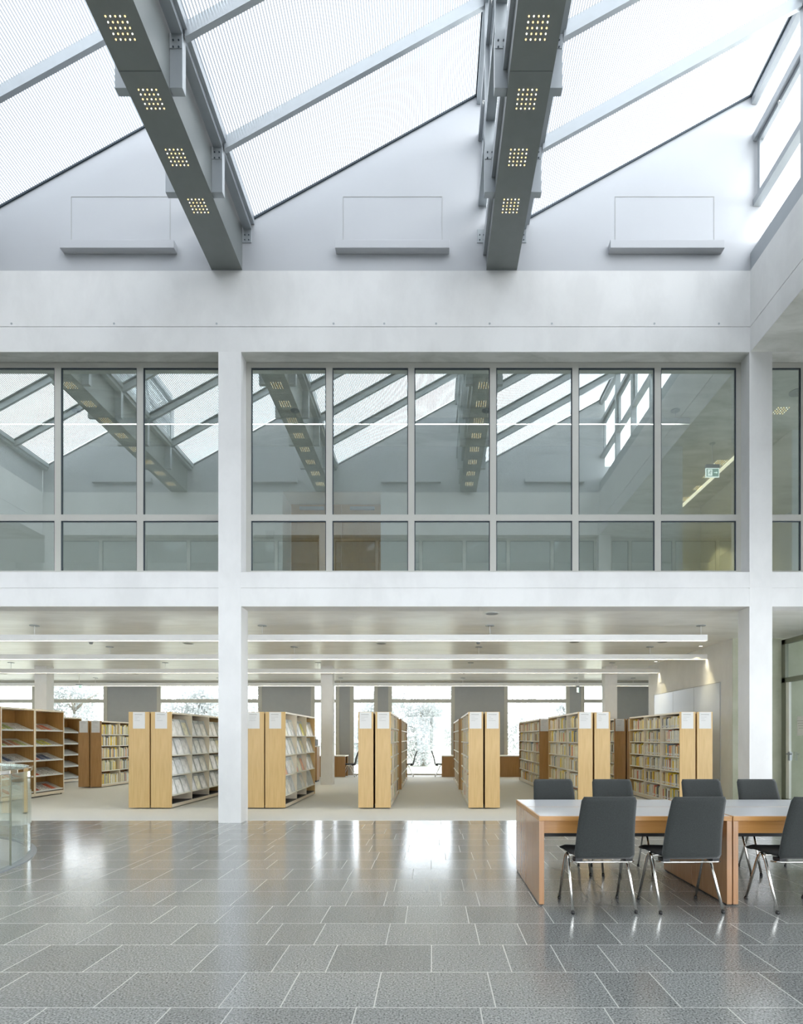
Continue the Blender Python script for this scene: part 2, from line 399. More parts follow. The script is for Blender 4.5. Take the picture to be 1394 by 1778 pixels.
# library ground floor ceiling / upper floor slab
struct('ceiling_library', MB().box(-20, 12, YF+.37, YBACK+.2, Z1, Z1+.05), M['lib_ceiling'], 'pale polished concrete library ceiling')
struct('floor_upper', MB().box(-20, 14, YF+.37, YBACK+.2, Z1+.051, Z2), M['conc'])
struct('ceiling_upper', MB().box(-20, 14, YF+.37, YBACK+.2, Z3-.05, Z3), M['soffit'], 'stained grey concrete ceiling of the upper corridor')
struct('roof_slab', MB().box(-20, 14, YF+.37, YBACK+.2, Z3+.001, Z3+.4), M['conc'])

# ------------------------------------------------------------------ upper glazing
def glazing(name, xs, y, inward, mat, label, top_end=True):
    """xs: mullion centre lines; two rows of panes"""
    fr = MB(); w = .053; d0, d1 = y, y+.07*inward
    xa, xb = xs[0]-w, xs[-1]+w
    fr.box(xa, xb, d0, d1, 7.62, Z3-.01); fr.box(xa, xb, d0, d1, Z2, 4.206); fr.box(xa, xb, d0, d1, 5.045, 5.15)
    for x in xs:
        for za, zb in ((4.206, 5.045), (5.15, 7.62)): fr.box(x-w, x+w, d0, d1, za, zb)
    o = struct(name, fr, M['alu'], label)
    gk = MB()
    for a, b in zip(xs, xs[1:]):
        for za, zb in ((4.206, 5.045), (5.15, 7.62)):
            p = MB().box(a+w, b-w, y+.03*inward, y+.036*inward, za, zb); p.build('pane', mat, o)
            yy0, yy1 = sorted((y+.012*inward, y+.03*inward)); g = .014
            gk.box(a+w, a+w+g, yy0, yy1, za, zb).box(b-w-g, b-w, yy0, yy1, za, zb).box(a+w, b-w, yy0, yy1, zb-g, zb)
    gk.build('gasket', M['gasket'], o)
    return o
w3 = .053
mid = [PX(430.5, YG), PX(571.5, YG), PX(714, YG), PX(856, YG), PX(999, YG), PX(1142, YG), PX(1283.5, YG)]
lef = [PX(386, YG)-1.385*i for i in range(6, -1, -1)]
rig = [5.64]+[PX(1396, YG)+1.385*i for i in range(0, 6)]
glazing('window_2', mid, YG, 1, M['glass'], 'seven-mullion upper glazing between the two columns')
glazing('window_1', lef, YG, 1, M['glass'], 'upper glazing left of the left column')
glazing('window_3', rig, YG, 1, M['glass'], 'upper glazing right of the right column')
for nm, xs in (('window_4', mid), ('window_5', lef), ('window_6', rig[:5])):
    glazing(nm, xs, YB-.27, -1, M['clear'], 'upper glazing on the camera side of the atrium')

# ------------------------------------------------------------------ gable walls above
ROOF_X0, ROOF_X1, ROOF_Z0, ROOF_Z1 = -2.93, .74, 9.90, 11.93
SL = (ROOF_Z1-ROOF_Z0)/(ROOF_X1-ROOF_X0)
def gable(y, thick, nm):
    mb = MB()
    for k in range(-2, 2):
        a = ROOF_X0+4.5*k; b = a+4.5; r = ROOF_X1+4.5*k+.16
        zt = ROOF_Z1+SL*.16
        y1 = y+thick
        zlo = 9.85
        mb.hexa([(a-.17, y, Z4+.004), (r, y, Z4+.004), (r, y1, Z4+.004), (a-.17, y1, Z4+.004), (a-.17, y, zlo), (r, y, zt), (r, y1, zt), (a-.17, y1, zlo)])
        mb.box(r, b-.17, y, y1, Z4+.004, 9.85)
    return struct('wall_'+nm+'_gable', mb, M['gable'], 'pale grey metal gable wall stepping under the sawtooth roof')
gb = gable(YF+.005, .2, 'back')
gable(YB-.205, .2, 'front')
# ventilation housings on the gable walls (flush panel outline and projecting shelf)
def vent(xc, y, s, label):
    t = thing('ventilation_hood', label, 'ventilation hood', (xc, y, 9.32), 'ventilation hoods on the gable walls')
    MB().box(-.925, .925, 0, -.13*s, 0, .13).build('hood', M['gable'], t, True, .004)
    g = MB(); w = .004
    for x0, x1, z0, z1 in ((-.81, .81, .94-w, .94+w), (-.81-w, -.81+w, .13, .94), (.81-w, .81+w, .13, .94)):
        g.box(x0, x1, 0, -.003*s, z0, z1)
    g.build('panel_seam', M['ink'], t, True)
    return t
for k, (xc, l) in enumerate(((-5.09, 'left gable, beside the left girder'), (-.635, 'middle gable, between the two girders'), (3.82, 'right gable, beside the clerestory windows'), (-9.6, 'far left gable'))):
    vent(xc, YF+.004, 1, 'pale grey ventilation hood with panel outline on the '+l)
for xc, l in ((-5.09, 'left'), (-.635, 'middle'), (3.82, 'right'), (-9.6, 'far left')):
    vent(xc, YB-.004, -1, 'pale grey ventilation hood on the %s gable of the opposite wall' % l)

# ------------------------------------------------------------------ sawtooth roof
RY = [10.0-1.375*i+.02 for i in range(7)]        # rafter lines 10.02 ... 1.77
RY = [10.02, 8.66, 7.28, 5.90, 4.52, 3.14, 1.66]
for k in range(-2, 2):
    ox = 4.5*k
    a, r = ROOF_X0+ox, ROOF_X1+ox
    sk = MB()
    # frame = eave channel + ridge rail
    sk.box(a-.15, a-.02, YB, YF, 9.72, 9.86).box(a-.02, a+.03, YB, YF, 9.80, ROOF_Z0+.02)
    sk.box(r, r+.09, YB, YF, ROOF_Z1-.16, ROOF_Z1+.02).box(r+.09, r+.2, YB, YF, ROOF_Z1-.02-.02, ROOF_Z1+.12)
    win = struct('window_roof', sk, M['steel'], 'sloping printed roof glazing of one sawtooth bay')
    gk = MB()
    dz = .03
    for ya, yb in ((YF-.02, YF+.002), (YB, YB+.02)):
        gk.hexa([(a, ya, ROOF_Z0-.03), (r, ya, ROOF_Z1-.03), (r, yb, ROOF_Z1-.03), (a, yb, ROOF_Z0-.03), (a, ya, ROOF_Z0), (r, ya, ROOF_Z1), (r, yb, ROOF_Z1), (a, yb, ROOF_Z0)])
    gk.box(r-.02, r, YB, YF, ROOF_Z1-.04, ROOF_Z1)
    for yy in RY[1:-1]:
        gk.hexa([(a, yy+.035, ROOF_Z0-.035), (r, yy+.035, ROOF_Z1-.035), (r, yy+.075, ROOF_Z1-.035), (a, yy+.075, ROOF_Z0-.035), (a, yy+.035, ROOF_Z0), (r, yy+.035, ROOF_Z1), (r, yy+.075, ROOF_Z1), (a, yy+.075, ROOF_Z0)])
    gk.build('gasket', M['gasket'], win)
    for ya, yb in zip(RY[1:]+[YB], RY):
        if yb-ya < .3: continue
        p = MB(); yb = min(yb, YF)
        ya = max(ya, YB)
        p.hexa([(a, ya, ROOF_Z0), (r+.05, ya, ROOF_Z1+SL*.05), (r+.05, yb, ROOF_Z1+SL*.05), (a, yb, ROOF_Z0)] + [(a, ya, ROOF_Z0+.012), (r+.05, ya, ROOF_Z1+SL*.05+.012), (r+.05, yb, ROOF_Z1+SL*.05+.012), (a, yb, ROOF_Z0+.012)])
        p.f = [p.f[0]]; p.m = [0]; p.sm = [False]       # single pane surface
        p.build('pane', M['roof'], win)
    for yy in RY[1:-1]:
        rf = MB(); h = .19
        rf.hexa([(a, yy-.035, ROOF_Z0-h), (r, yy-.035, ROOF_Z1-h), (r, yy+.035, ROOF_Z1-h), (a, yy+.035, ROOF_Z0-h),
                 (a, yy-.035, ROOF_Z0-.005), (r, yy-.035, ROOF_Z1-.005), (r, yy+.035, ROOF_Z1-.005), (a, yy+.035, ROOF_Z0-.005)])
        rf.build('rafter', M['steel'], win)
    # vertical clerestory
    xg = 5.377+4.5*(k-1)
    cl = MB()
    for yy in RY[1:-1]: cl.box(xg-.12, xg+.02, yy-.045, yy+.045, 9.3, ROOF_Z1)
    for z0, z1 in ((11.17, 11.29), (10.10, 10.21)):
        cl.box(xg-.11, xg+.02, YB, YF, z0, z1)
    cl.box(xg-.03, xg+.05, YB, YF, 9.3, 9.52)
    for z0, z1 in ((10.21, 11.17),):
        for ya, yb in zip(RY[1:]+[YB], RY):
            if yb-ya < .3: continue
            ya += .045; yb = min(yb-.045, YF-.03)
            for (p0, p1, q0, q1) in ((ya, yb, z0, z0+.07), (ya, yb, z1-.07, z1), (ya, ya+.07, z0+.07, z1-.07), (yb-.07, yb, z0+.07, z1-.07)):
                cl.box(xg-.055, xg+.015, p0, p1, q0, q1)
    cw = struct('window_clerestory', cl, M['steel'], 'vertical clerestory glazing of one sawtooth bay')
    for (z0, z1) in ((9.5, 10.1), (10.21, 11.17), (11.29, 11.8)):
        p = MB(); p.face([(xg, YB, z0), (xg, YF, z0), (xg, YF, z1), (xg, YB, z1)]); p.build('pane', M['clear'], cw)
    hd = MB()
    for yy in (9.3, 8.0, 6.6): hd.tube([(xg-.065, yy, 11.10), (xg-.09, yy, 11.10), (xg-.09, yy, 10.98)], .010, 8)
    hd.build('handle', M['chrome'], cw)
# steel parapet bands on the fascias and closing wall on the left
struct('trim_right_parapet', MB().box(XR+.004, XR+.17, YB, YF, Z4+.003, 9.33), M['steel'], 'grey steel band under the right clerestory')
struct('wall_left_parapet', MB().box(XL-.2, XL+.0, YB, YF, Z4+.003, 9.95), M['gable'])

# ------------------------------------------------------------------ box girders with LED clusters
led_proto = None
for gi, gx in enumerate((-3.35, 1.15, -7.85)):
    g = MB().box(gx-.25, gx+.25, YB, YF+.004, 9.06, 9.84).build('girder', M['girder'])
    tag(g, ['grey steel box girder left of centre', 'grey steel box girder right of centre', 'grey steel box girder on the far left'][gi], None, None, 'structure')
    sj = MB()
    for yy in (7.02, 4.3): sj.box(gx-.245, gx+.245, yy, yy+.006, 9.057, 9.061)
    sj.build('butt_joint', M['joint_grey'], g)
    for yy in RY[:-1]:
        for sd in (-1, 1):
            bx = gx+sd*.25
            b = MB(); x0, x1 = sorted((bx, bx+sd*.152))
            if yy > 9.9:
                b.box(x0, x1, YF-.006, YF+.004, 9.5, 9.72)
                ys, zc = YF-.006, 9.58
            else:
                b.box(x0, x1, yy-.05, yy+.05, 9.088, 9.735)
                b.box(x0, x1, yy-.056, yy-.05, 9.55, 9.735)
                ys, zc = yy-.056, 9.60
            br = b.build('bracket', M['steel'], g, bevel=.003)
            bo = MB()
            for dx in (.045, .11):
                for dz in (-.035, .045):
                    bo.tube([(bx+sd*dx, ys-.008, zc+dz), (bx+sd*dx, ys+.002, zc+dz)], .010, 8)
            bo.build('bolt', M['gasket'], br)
    for ci in range(10):
        yc = 8.80-.735*ci
        lab = '%s LED cluster from the back wall on the %s girder' % (ORD[ci], ['left', 'right', 'far left'][gi])
        if led_proto is None:
            led_proto = thing('led_downlight', lab, 'downlight', (gx-.01, yc, 9.058), 'LED clusters under the girders')
            for i in range(5):
                for j in range(5):
                    x, y = (i-2)*.052, (j-2)*.054
                    MB().tube([(x, y, -.003), (x, y, .003)], .0082, 8).build('led', M['led_c'] if (i+j) % 2 and not (1 <= i <= 3 and 1 <= j <= 3) or (i == 2 and j == 2) else M['led_w'], led_proto, True)
        else: copy_tree(led_proto, (gx-.01, yc, 9.058), 0, lab)

# ------------------------------------------------------------------ upper corridor behind the glass
struct('wall_upper_corridor', MB().box(PX(661, GY), PX(1185, GY), GY, GY+.2, Z2, Z3-.05).box(-20, PX(490.6, GY), GY, GY+.2, Z2, Z3-.05)
       .box(PX(490.6, GY), PX(661, GY), GY, GY+.2, 6.69, Z3-.05).box(PX(490.6, GY)-.2, PX(490.6, GY), GY+.2, 13.95, Z2, 6.9)
       .box(PX(661, GY), PX(661, GY)+.2, GY+.2, 13.95, Z2, 6.9).box(PX(490.6, GY), PX(661, GY), GY+.2, 14.1, 6.69, 6.9), M['white'], 'white corridor wall with a door recess')
for n, (x0, x1, h) in enumerate(((-3.18, -2.05, .1), (-2.04, -1.10, -.1))):
    d = struct('door_%d' % (n+1), MB().box(x0, x1, 13.85, 13.95, Z2, 6.69), M['door_wood'], 'brown oak door in the upper corridor recess')
    MB().tube([(x0+.12, 13.80, 5.15), (x0+.12, 13.80, 4.95)], .012, 8).build('door_handle', M['chrome'], d)
    MB().box(x0+.2, x0+.75, 13.78, 13.85, 6.56, 6.62).build('door_closer', M['steel'], d)
sw = box('wall_switch', PX(462, GY), PX(476, GY), GY-.03, GY, PZ(937, GY), PZ(922, GY), M['paper'], bevel=.004)
tag(sw, 'small square white control box on the upper corridor wall', 'control box')
struct('wall_upper_end', MB().box(PX(1185, GY)-.1, 9.5, 16.6, 16.8, Z2, Z3-.05).box(PX(1185, GY)-.2, PX(1185, GY), GY+.2, 16.6, Z2, Z3-.05), M['white'], 'white end wall of the upper room')
struct('wall_upper_right', MB().box(7.32, 7.5, 12.4, 16.6, Z2, Z3-.05).box(7.5, 14, 12.4, 12.6, Z2, Z3-.05), M['white'])
def hang_lamp(x0, x1, y, zb, zc, hangers, label, group, hw=.034):
    t = thing('pendant_lamp', label, 'pendant lamp', ((x0+x1)/2, y, zb), group)
    hs = MB()
    for yy in (y-hw-.006, y+hw): hs.box(x0, x1, yy, yy+.006, zb, zb+.115)
    for xx in (x0, x1-.006): hs.box(xx, xx+.006, y-hw, y+hw, zb, zb+.115)
    hs.box(x0+.006, x1-.006, y-hw, y+hw, zb+.094, zb+.099)
    hs.build('housing', M['white'], t)
    MB().box(x0+.01, x1-.01, y-hw+.003, y+hw-.003, zb+.085, zb+.093).build('diffuser', M['lamp'], t)
    for hx in hangers:
        if x0 < hx < x1:
            r = MB().tube([(hx, y, zb+.11), (hx, y, zc-.012)], .006, 8).build('hanger_rod', M['white'], t)
            MB().tube([(hx, y, zc-.012), (hx, y, zc)], .085, 20).build('ceiling_rose', M['steel'], r)
    return t
def area(name, parent, loc, sx, sy, power, col, rot=(0, 0, 0)):
    l = bpy.data.lights.new(name, 'AREA'); l.shape = 'RECTANGLE'; l.size = sx; l.size_y = sy; l.energy = power; l.color = col
    o = bpy.data.objects.new(name, l); COL.objects.link(o); o.rotation_euler = rot
    if parent is not None:
        o.parent = parent; o.location = Vector(loc)-parent.location
    else: o.location = loc
    return o
rows = [(11.69, PX(1226.8, 11.69), 'nearest the atrium, below the glazed front'), (14.42, 6.5, 'second from the atrium'),
        (17.43, 6.5, 'third from the atrium'), (21.8, 8.8, 'nearest the rear windows')]
HX = [-16.4, -12.0, -7.6, -3.24, 1.12, 5.16]
for y, xe, l in rows:
    t = hang_lamp(-16.5, xe, y, 3.25, Z1, HX+[7.2], 'long white pendant light bar %s' % l, 'light bars under the library ceiling')
    area('bar_light', t, ((xe-16.5)/2, y, 3.331), xe+16.4, .05, 90, (1, .90, .68))
t = hang_lamp(-12, PX(1197, 11.69), 11.69, 7.40, Z3-.05, [-6.8, -2.61, 1.05, 4.67], 'long white light bar hanging in the upper corridor', 'light bars of the upper corridor', .016)
area('bar_light', t, (-3.5, 11.69, 7.482), 16.5, .022, 260, (1, .97, .92))
# recessed light slot and LED clusters in the upper room
sl = box('light_slot', 6.72, 6.80, 12.3, 16.5, Z3-.075, Z3-.05, M['lamp']); tag(sl, 'linear recessed ceiling light running along the upper right wall', 'ceiling light')
for n, (px, py) in enumerate(((1250, 803), (1231, 826), (1214, 847), (1192, 866), (1355, 713))):
    yy = F*(Z3-.05-EYE)/(VY-py)
    copy_tree(led_proto, (PX(px, yy), yy, Z3-.053), 0, ['LED cluster in the upper room ceiling above the exit sign', 'LED cluster in the upper room ceiling hidden behind the exit sign', 'LED cluster in the upper room ceiling left of the exit sign', 'LED cluster farthest back in the upper room ceiling', 'LED cluster in the corridor ceiling right of the right column'][n], 'LED clusters in the upper ceiling')
for loc, pw in (((6.35, 15.6, Z3-.1), 95), ((6.35, 14.2, Z3-.1), 60)):
    l = bpy.data.lights.new('wall_washer', 'SPOT'); l.energy = pw; l.color = (1, .85, .40); l.spot_size = 1.25; l.spot_blend = .15; l.shadow_soft_size = .04
    o = bpy.data.objects.new('wall_washer', l); COL.objects.link(o); o.location = loc
# exit signs
def exit_sign(x, y, ztop, zc, w, h, label, rz=0):
    t = thing('exit_sign', label, 'exit sign', (x, y, ztop-h), 'exit signs', rz)
    MB().box(-w/2, w/2, -.03, .03, h*.72, h).build('housing', M['steel'], t, True, .004)
    MB().box(-w/2, w/2, -.012, .012, 0, h*.72).build('sign_face', M['sign_white'], t, True)
    g = MB().box(-w*.44, w*.44, -.015, -.012, h*.06, h*.66).build('green_field', M['sign_green'], t, True)
    a = MB(); cz = h*.36; u = w*.1
    a.box(w*.10, w*.28, -.018, -.015, cz-u*.25, cz+u*.25)
    a.face([(w*.26, -.018, cz+u*.9), (w*.26, -.018, cz-u*.9), (w*.38, -.018, cz)])
    a.box(-w*.36, -w*.02, -.0165, -.015, h*.10, h*.62, 0)
    a.build('arrow_and_door', M['sign_white'], t, True)
    m = MB(); mx = -w*.19
    m.tube([(mx+u*.5, -.019, cz+u*1.3), (mx+u*.5, -.017, cz+u*1.3)], u*.35, 8)
    for p, q in (((.3, .9), (-.1, -.1)), ((-.1, -.1), (.5, -.6)), ((.5, -.6), (.3, -1.3)), ((-.1, -.1), (-.5, -.8)), ((-.5, -.8), (-1.1, -.8)), ((.3, .7), (.9, .3)), ((.3, .7), (-.4, .4)), ((-.4, .4), (-.7, -.1))):
        m.tube([(mx+p[0]*u, -.018, cz+p[1]*u), (mx+q[0]*u, -.018, cz+q[1]*u)], u*.16, 6)
    m.build('running_figure', M['sign_green'], t, True)
    MB().tube([(0, 0, h), (0, 0, zc-ztop+h)], .008, 8).build('hanger_rod', M['white'], t, True)
    MB().tube([(0, 0, zc-ztop+h-.012), (0, 0, zc-ztop+h)], .06, 16).build('ceiling_rose', M['steel'], t, True)
    return t
exit_sign(PX(1236.5, 13.0), 13.0, PZ(807, 13.0), Z3-.05, .29, .27, 'lit exit sign with running figure and arrow hanging in the upper corridor')
exit_sign(PX(137.5, 19.6), 19.6, PZ(1188, 19.6), Z1, .19, .13, 'small white exit sign hanging above the far left bookcases')
exit_sign(PX(1003.3, 19.0), 19.0, PZ(1191, 19.0), Z1, .12, .20, 'small white exit sign hanging over the rear bookcases', .9)

# ------------------------------------------------------------------ library: walls, windows, inner columns
for xc in (-11.68, -3.13, 5.37):
    struct('column_library', MB().box(xc-.178, xc+.178, 18.24, 18.6, 0, Z1), M['conc'], 'square concrete column inside the library')
XW = 6.505
struct('wall_library_return', MB().box(XW+.001, 7.56, 13.19, 13.4, 0, Z1), M['stair_wall'], 'olive tinted wall end beside the glass door')
wl = struct('wall_library_right', MB().box(XW, XW+.5, 13.2, 18.3, 0, Z1), M['conc'], 'white library wall with a flush grey cabinet front')
cb = MB().box(XW-.02, XW, 13.73, 17.78, .02, 2.65).build('trim_wall_cabinet', M['cabinet']); tag(cb, 'flush pearl grey cabinet front in the library wall', None, None, 'structure')
g = MB()
for yy in (13.73, 15.1, 16.4, 17.78): g.box(XW-.023, XW-.019, yy-.004, yy+.004, .02, 2.65)
g.box(XW-.023, XW-.019, 13.73, 17.78, 2.64, 2.655); g.build('panel_seam', M['ink'], cb)
for n, yy in enumerate((14.25, 17.1, 19.6)):
    xx = XW-.22 if n < 2 else 7.5
    dl = thing('wall_washer_downlight', 'round recessed downlight %s' % ['washing the near end of the library wall', 'washing the far end of the library wall', 'behind the library wall'][n], 'downlight', (xx, yy, Z1), 'wall washing downlights')
    MB().tube([(xx, yy, Z1-.01), (xx, yy, Z1)], .06, 20).build('rim', M['steel'], dl)
    MB().tube([(xx, yy, Z1-.013), (xx, yy, Z1-.009)], .04, 20).build('lens', M['led_c'], dl)
    l = bpy.data.lights.new('wall_washer', 'SPOT'); l.energy = 45; l.color = (1, .86, .45); l.spot_size = 1.0; l.spot_blend = .4; l.shadow_soft_size = .03
    o = bpy.data.objects.new('wall_washer', l); COL.objects.link(o); o.parent = dl; o.location = (0, 0, -.03); o.rotation_euler = (0, .12 if n < 2 else 0, 0)
struct('wall_library_left', MB().box(-20, -19.8, YF+.37, YBACK, 0, Z1), M['white'])
struct('wall_library_right_rear', MB().box(11.8, 12, 13.2, YBACK, 0, Z1), M['white'])
struct('wall_left_upper', MB().box(-20.2, -20, YF+.37, YBACK+.2, Z2, Z3), M['white'])
struct('wall_left_return', MB().box(-19.8, -15, YF, YF+.37, 0, Z1), M['white'])
# rear facade: windows and grey panels read from left to right (pixel edges at the rear wall)
S2 = YBACK
wins = [(-520, -430), (-370, -210), (-120, 55), (89.6, 179.5), (278.7, 448), (546, 582.5), (614, 649), (680.5, 783), (881.7, 982.7), (1015, 1052), (1150, 1240)]
WX = [(PX(a, S2), PX(b, S2)) for a, b in wins]
TR0, TR1 = PZ(1220, S2), PZ(1214, S2)
ZT = PZ(1191, S2)
prev = -19.8
solid = MB(); n = 0
for i, (a, b) in enumerate(WX):
    solid.box(prev, a-.14, S2+.02, S2+.22, .0, Z1); prev = b+.14
solid.box(prev, 11.8, S2+.02, S2+.22, 0, Z1)
solid.box(-19.8, 11.8, S2+.1, S2+.22, ZT+.1, Z1)
struct('wall_library_back', solid, M['blind'], 'flat grey wall panels between the library windows')
for i, (a, b) in enumerate(WX):
    fr = MB(); w = .14
    fr.box(a-w, a, S2, S2+.14, 0, ZT+.14).box(b, b+w, S2, S2+.14, 0, ZT+.14).box(a, b, S2, S2+.14, ZT, ZT+.14).box(a, b, S2, S2+.14, TR0, TR1)
    fr.box(a, b, S2, S2+.10, 0, .06)
    wn = struct('window_%d' % (i+10), fr, M['lib_frame'], 'tall library window with a transom')
    for z0, z1 in ((.06, TR0), (TR1, ZT)):
        p = MB(); p.face([(a, S2+.06, z0), (b, S2+.06, z0), (b, S2+.06, z1), (a, S2+.06, z1)]); p.build('pane', M['clear'], wn)
struct('trim_curtain_rail', MB().box(-19.8, 11.8, S2-.14, S2, ZT+.14, ZT+.2), M['lib_frame'])
# glazed partition on the right
XP = 7.56
pt = MB(); D = .07
for z0, z1 in ((3.40, 3.50), (2.58, 2.68), (0, .1)): pt.box(XP, XP+D, YF+.37, 13.2, z0, z1)
pt.box(XP, XP+D, 13.05, 13.2, 0, 3.5).box(XP, XP+D, 11.9, 12.0, 0, 3.5)
dn = struct('door_3', pt, M['green_frame'], 'olive framed glass partition door right of the right column')
MB().box(XP+.01, XP+.06, 12.93, 13.04, .1, 2.58).box(XP+.01, XP+.06, 12.0, 12.08, .1, 2.58).build('door_leaf_frame', M['cream'], dn)
for z0, z1 in ((.1, 2.58), (2.68, 3.40)):
    p = MB(); p.face([(XP+.035, YF+.37, z0), (XP+.035, 13.05, z0), (XP+.035, 13.05, z1), (XP+.035, YF+.37, z1)]); p.build('pane', M['glass'], dn)
MB().box(XP-.05, XP, 12.80, 12.87, .92, 1.10).box(XP-.05, XP-.03, 12.72, 12.93, 1.04, 1.07).build('door_handle', M['steel'], dn)
ns = MB().box(XP+.025, XP+.03, 12.20, 12.66, 1.44, 1.84).build('notice_sheet', M['paper'], None); tag(ns, 'white paper notice taped on the glass door', 'notice')
tl = MB()
for i, (a, b) in enumerate(((.30, .42), (.26, .40), (.30, .38), (.24, .36))): tl.box(XP+.022, XP+.025, 12.24+.02*i, 12.24+b, 1.74-.05*i, 1.75-.05*i)
tl.build('printed_text', M['ink'], ns)
struct('wall_stair', MB().box(XP, 11.9, 13.2, 13.4, 0, Z1).box(9.9, 10.1, YF+.37, 13.2, 0, Z1), M['stair_wall'])
# ceiling fittings
spk = None
for n, (px, py) in enumerate(((854, 1065), (662, 1117), (997, 1114.6), (1150, 1114.5), (327, 1117), (6, 1169.5), (234.7, 1169.5), (465, 1168.5))):
    yy = F*(Z1-EYE)/(VY-py)
    lab = 'flush round ceiling speaker ' + ['nearest the atrium edge', 'above the middle bookcases', 'above the rear right reading desks', 'nearest the library right wall', 'left of the left column', 'at the left picture edge', 'near the left rear windows', 'right of the left column, far back'][n]
    if spk is None:
        spk = thing('ceiling_speaker', lab, 'ceiling speaker', (PX(px, yy), yy, Z1), 'round ceiling speakers')
        MB().tube([(0, 0, -.008), (0, 0, 0)], .125, 24).build('cover', M['shelf_grey'], spk, True)
        MB().tube([(0, 0, -.011), (0, 0, -.008)], .10, 24).build('grille', M['blind'], spk, True)
    else: copy_tree(spk, (PX(px, yy), yy, Z1), 0, lab)
smk = None
for n, (px, py) in enumerate(((158, 1117), (830, 1117), (805, 1169))):
    yy = F*(Z1-.05-EYE)/(VY-py)
    lab = 'small round smoke detector ' + ['left of the left column', 'above the second light bar', 'far back near the windows'][n]
    if smk is None:
        smk = thing('smoke_detector', lab, 'smoke detector', (PX(px, yy), yy, Z1), 'smoke detectors')
        MB().tube([(0, 0, -.03), (0, 0, 0)], .055, 20).build('base', M['white'], smk, True)
        MB().tube([(0, 0, -.07), (0, 0, -.03)], [.03, .045], 20).build('sensor_head', M['blind'], smk, True)
    else: copy_tree(smk, (PX(px, yy), yy, Z1), 0, lab)
dsc = thing('ceiling_speaker', 'round grey ceiling disc in the corridor right of the right column', 'ceiling speaker', (6.65, 11.07, Z3-.05))
MB().tube([(0, 0, -.01), (0, 0, 0)], .15, 24).build('cover', M['blind'], dsc, True)

# ------------------------------------------------------------------ bookcases
BOOKCOL = [((.80,.74,.50),7), ((.82,.81,.74),7), ((.70,.60,.32),4), ((.82,.58,.04),3), ((.62,.18,.10),1.3), ((.12,.12,.12),1.2),
           ((.20,.26,.34),1), ((.70,.42,.14),1.4), ((.36,.42,.20),1), ((.50,.48,.42),2.5), ((.32,.18,.10),1), ((.62,.66,.66),2)]
BMATS = [plain('book_cover_%s' % n, c, .5, noise=.08, scale=14) for n, (c, w) in zip(['ivory','white','sand','yellow','red','black','blue','orange','olive','grey','brown','silver'], BOOKCOL)]
BNAMES = ['ivory','white','sand','yellow','red','black','blue','orange','olive','grey','brown','silver']
BW = [w for _, w in BOOKCOL]
def book_mesh(w, d, h, ci):
    """spine towards -x; boards, page block set back at the top, pale shelf label low on the spine"""
    m = MB(); r = .0012
    m.box(0, d, 0, r*1.5, 0, h); m.box(0, d, w-r*1.5, w, 0, h)
    m.box(0, .003, 0, w, .055, h); m.box(0, .003, 0, w, 0, .018); m.box(-.0004, .003, 0, w, .018, .055, 1)
    m.box(.003, d-.004, r*1.5, w-r*1.5, .003, h-.004, 2)
    return m
BPROTO = {}
stuff_books = MB()
n_ind = 0
def fill_row(xf, side, y0, y1, z, hmax, individual=None, dens=1.0, tight=.03):
    """books from y0 to y1 on a shelf at height z; xf is the spine line; side -1 spines face -x, +1 face +x.
       individual = (where,) -> separate objects"""
    global n_ind
    y = y1-.004 if individual else y0+.004
    k = 0
    specs = []
    yy = y0+.004
    stop = y1-.004-random.choice([0, 0, .03, .08, .15])
    while True:
        w = random.choice([.022, .026, .03, .035, .04, .05])*1.0/dens
        if yy+w > stop: break
        h = random.uniform(.74, .98)*hmax; d = random.uniform(.13, .19)
        specs.append((yy, w, d, h, random.choices(range(len(BW)), BW)[0], random.uniform(0, .02))); yy += w+.0015
    order = list(reversed(specs)) if individual and side < 0 else specs
    if individual and n_ind+len(specs) <= 300:
        for q, (yy, w, d, h, ci, rec) in enumerate(order):
            key = ci
            if key not in BPROTO:
                o = book_mesh(1, 1, 1, ci) if False else None
                mb = book_mesh(.03, .16, .22, ci)
                ob = mb.build('book', [BMATS[ci], M['paper'], M['edge']], origin=False)
                BPROTO[key] = ob; o = ob
            else:
                o = BPROTO[key].copy(); COL.objects.link(o)
            o.location = (xf+rec, yy, z+.001); o.scale = (d/.16, w/.03, h/.22)
            tag(o, '%s book, %s from right, %s' % (BNAMES[ci], ORD[q], individual), 'book', 'books in the nearest right-hand bookcase')
            n_ind += 1
        return
    for yy, w, d, h, ci, rec in specs:
        xa = xf-side*rec; xb = xa-side*d
        stuff_books.box(xa, xb, yy, yy+w, z+.001, z+h, ci)

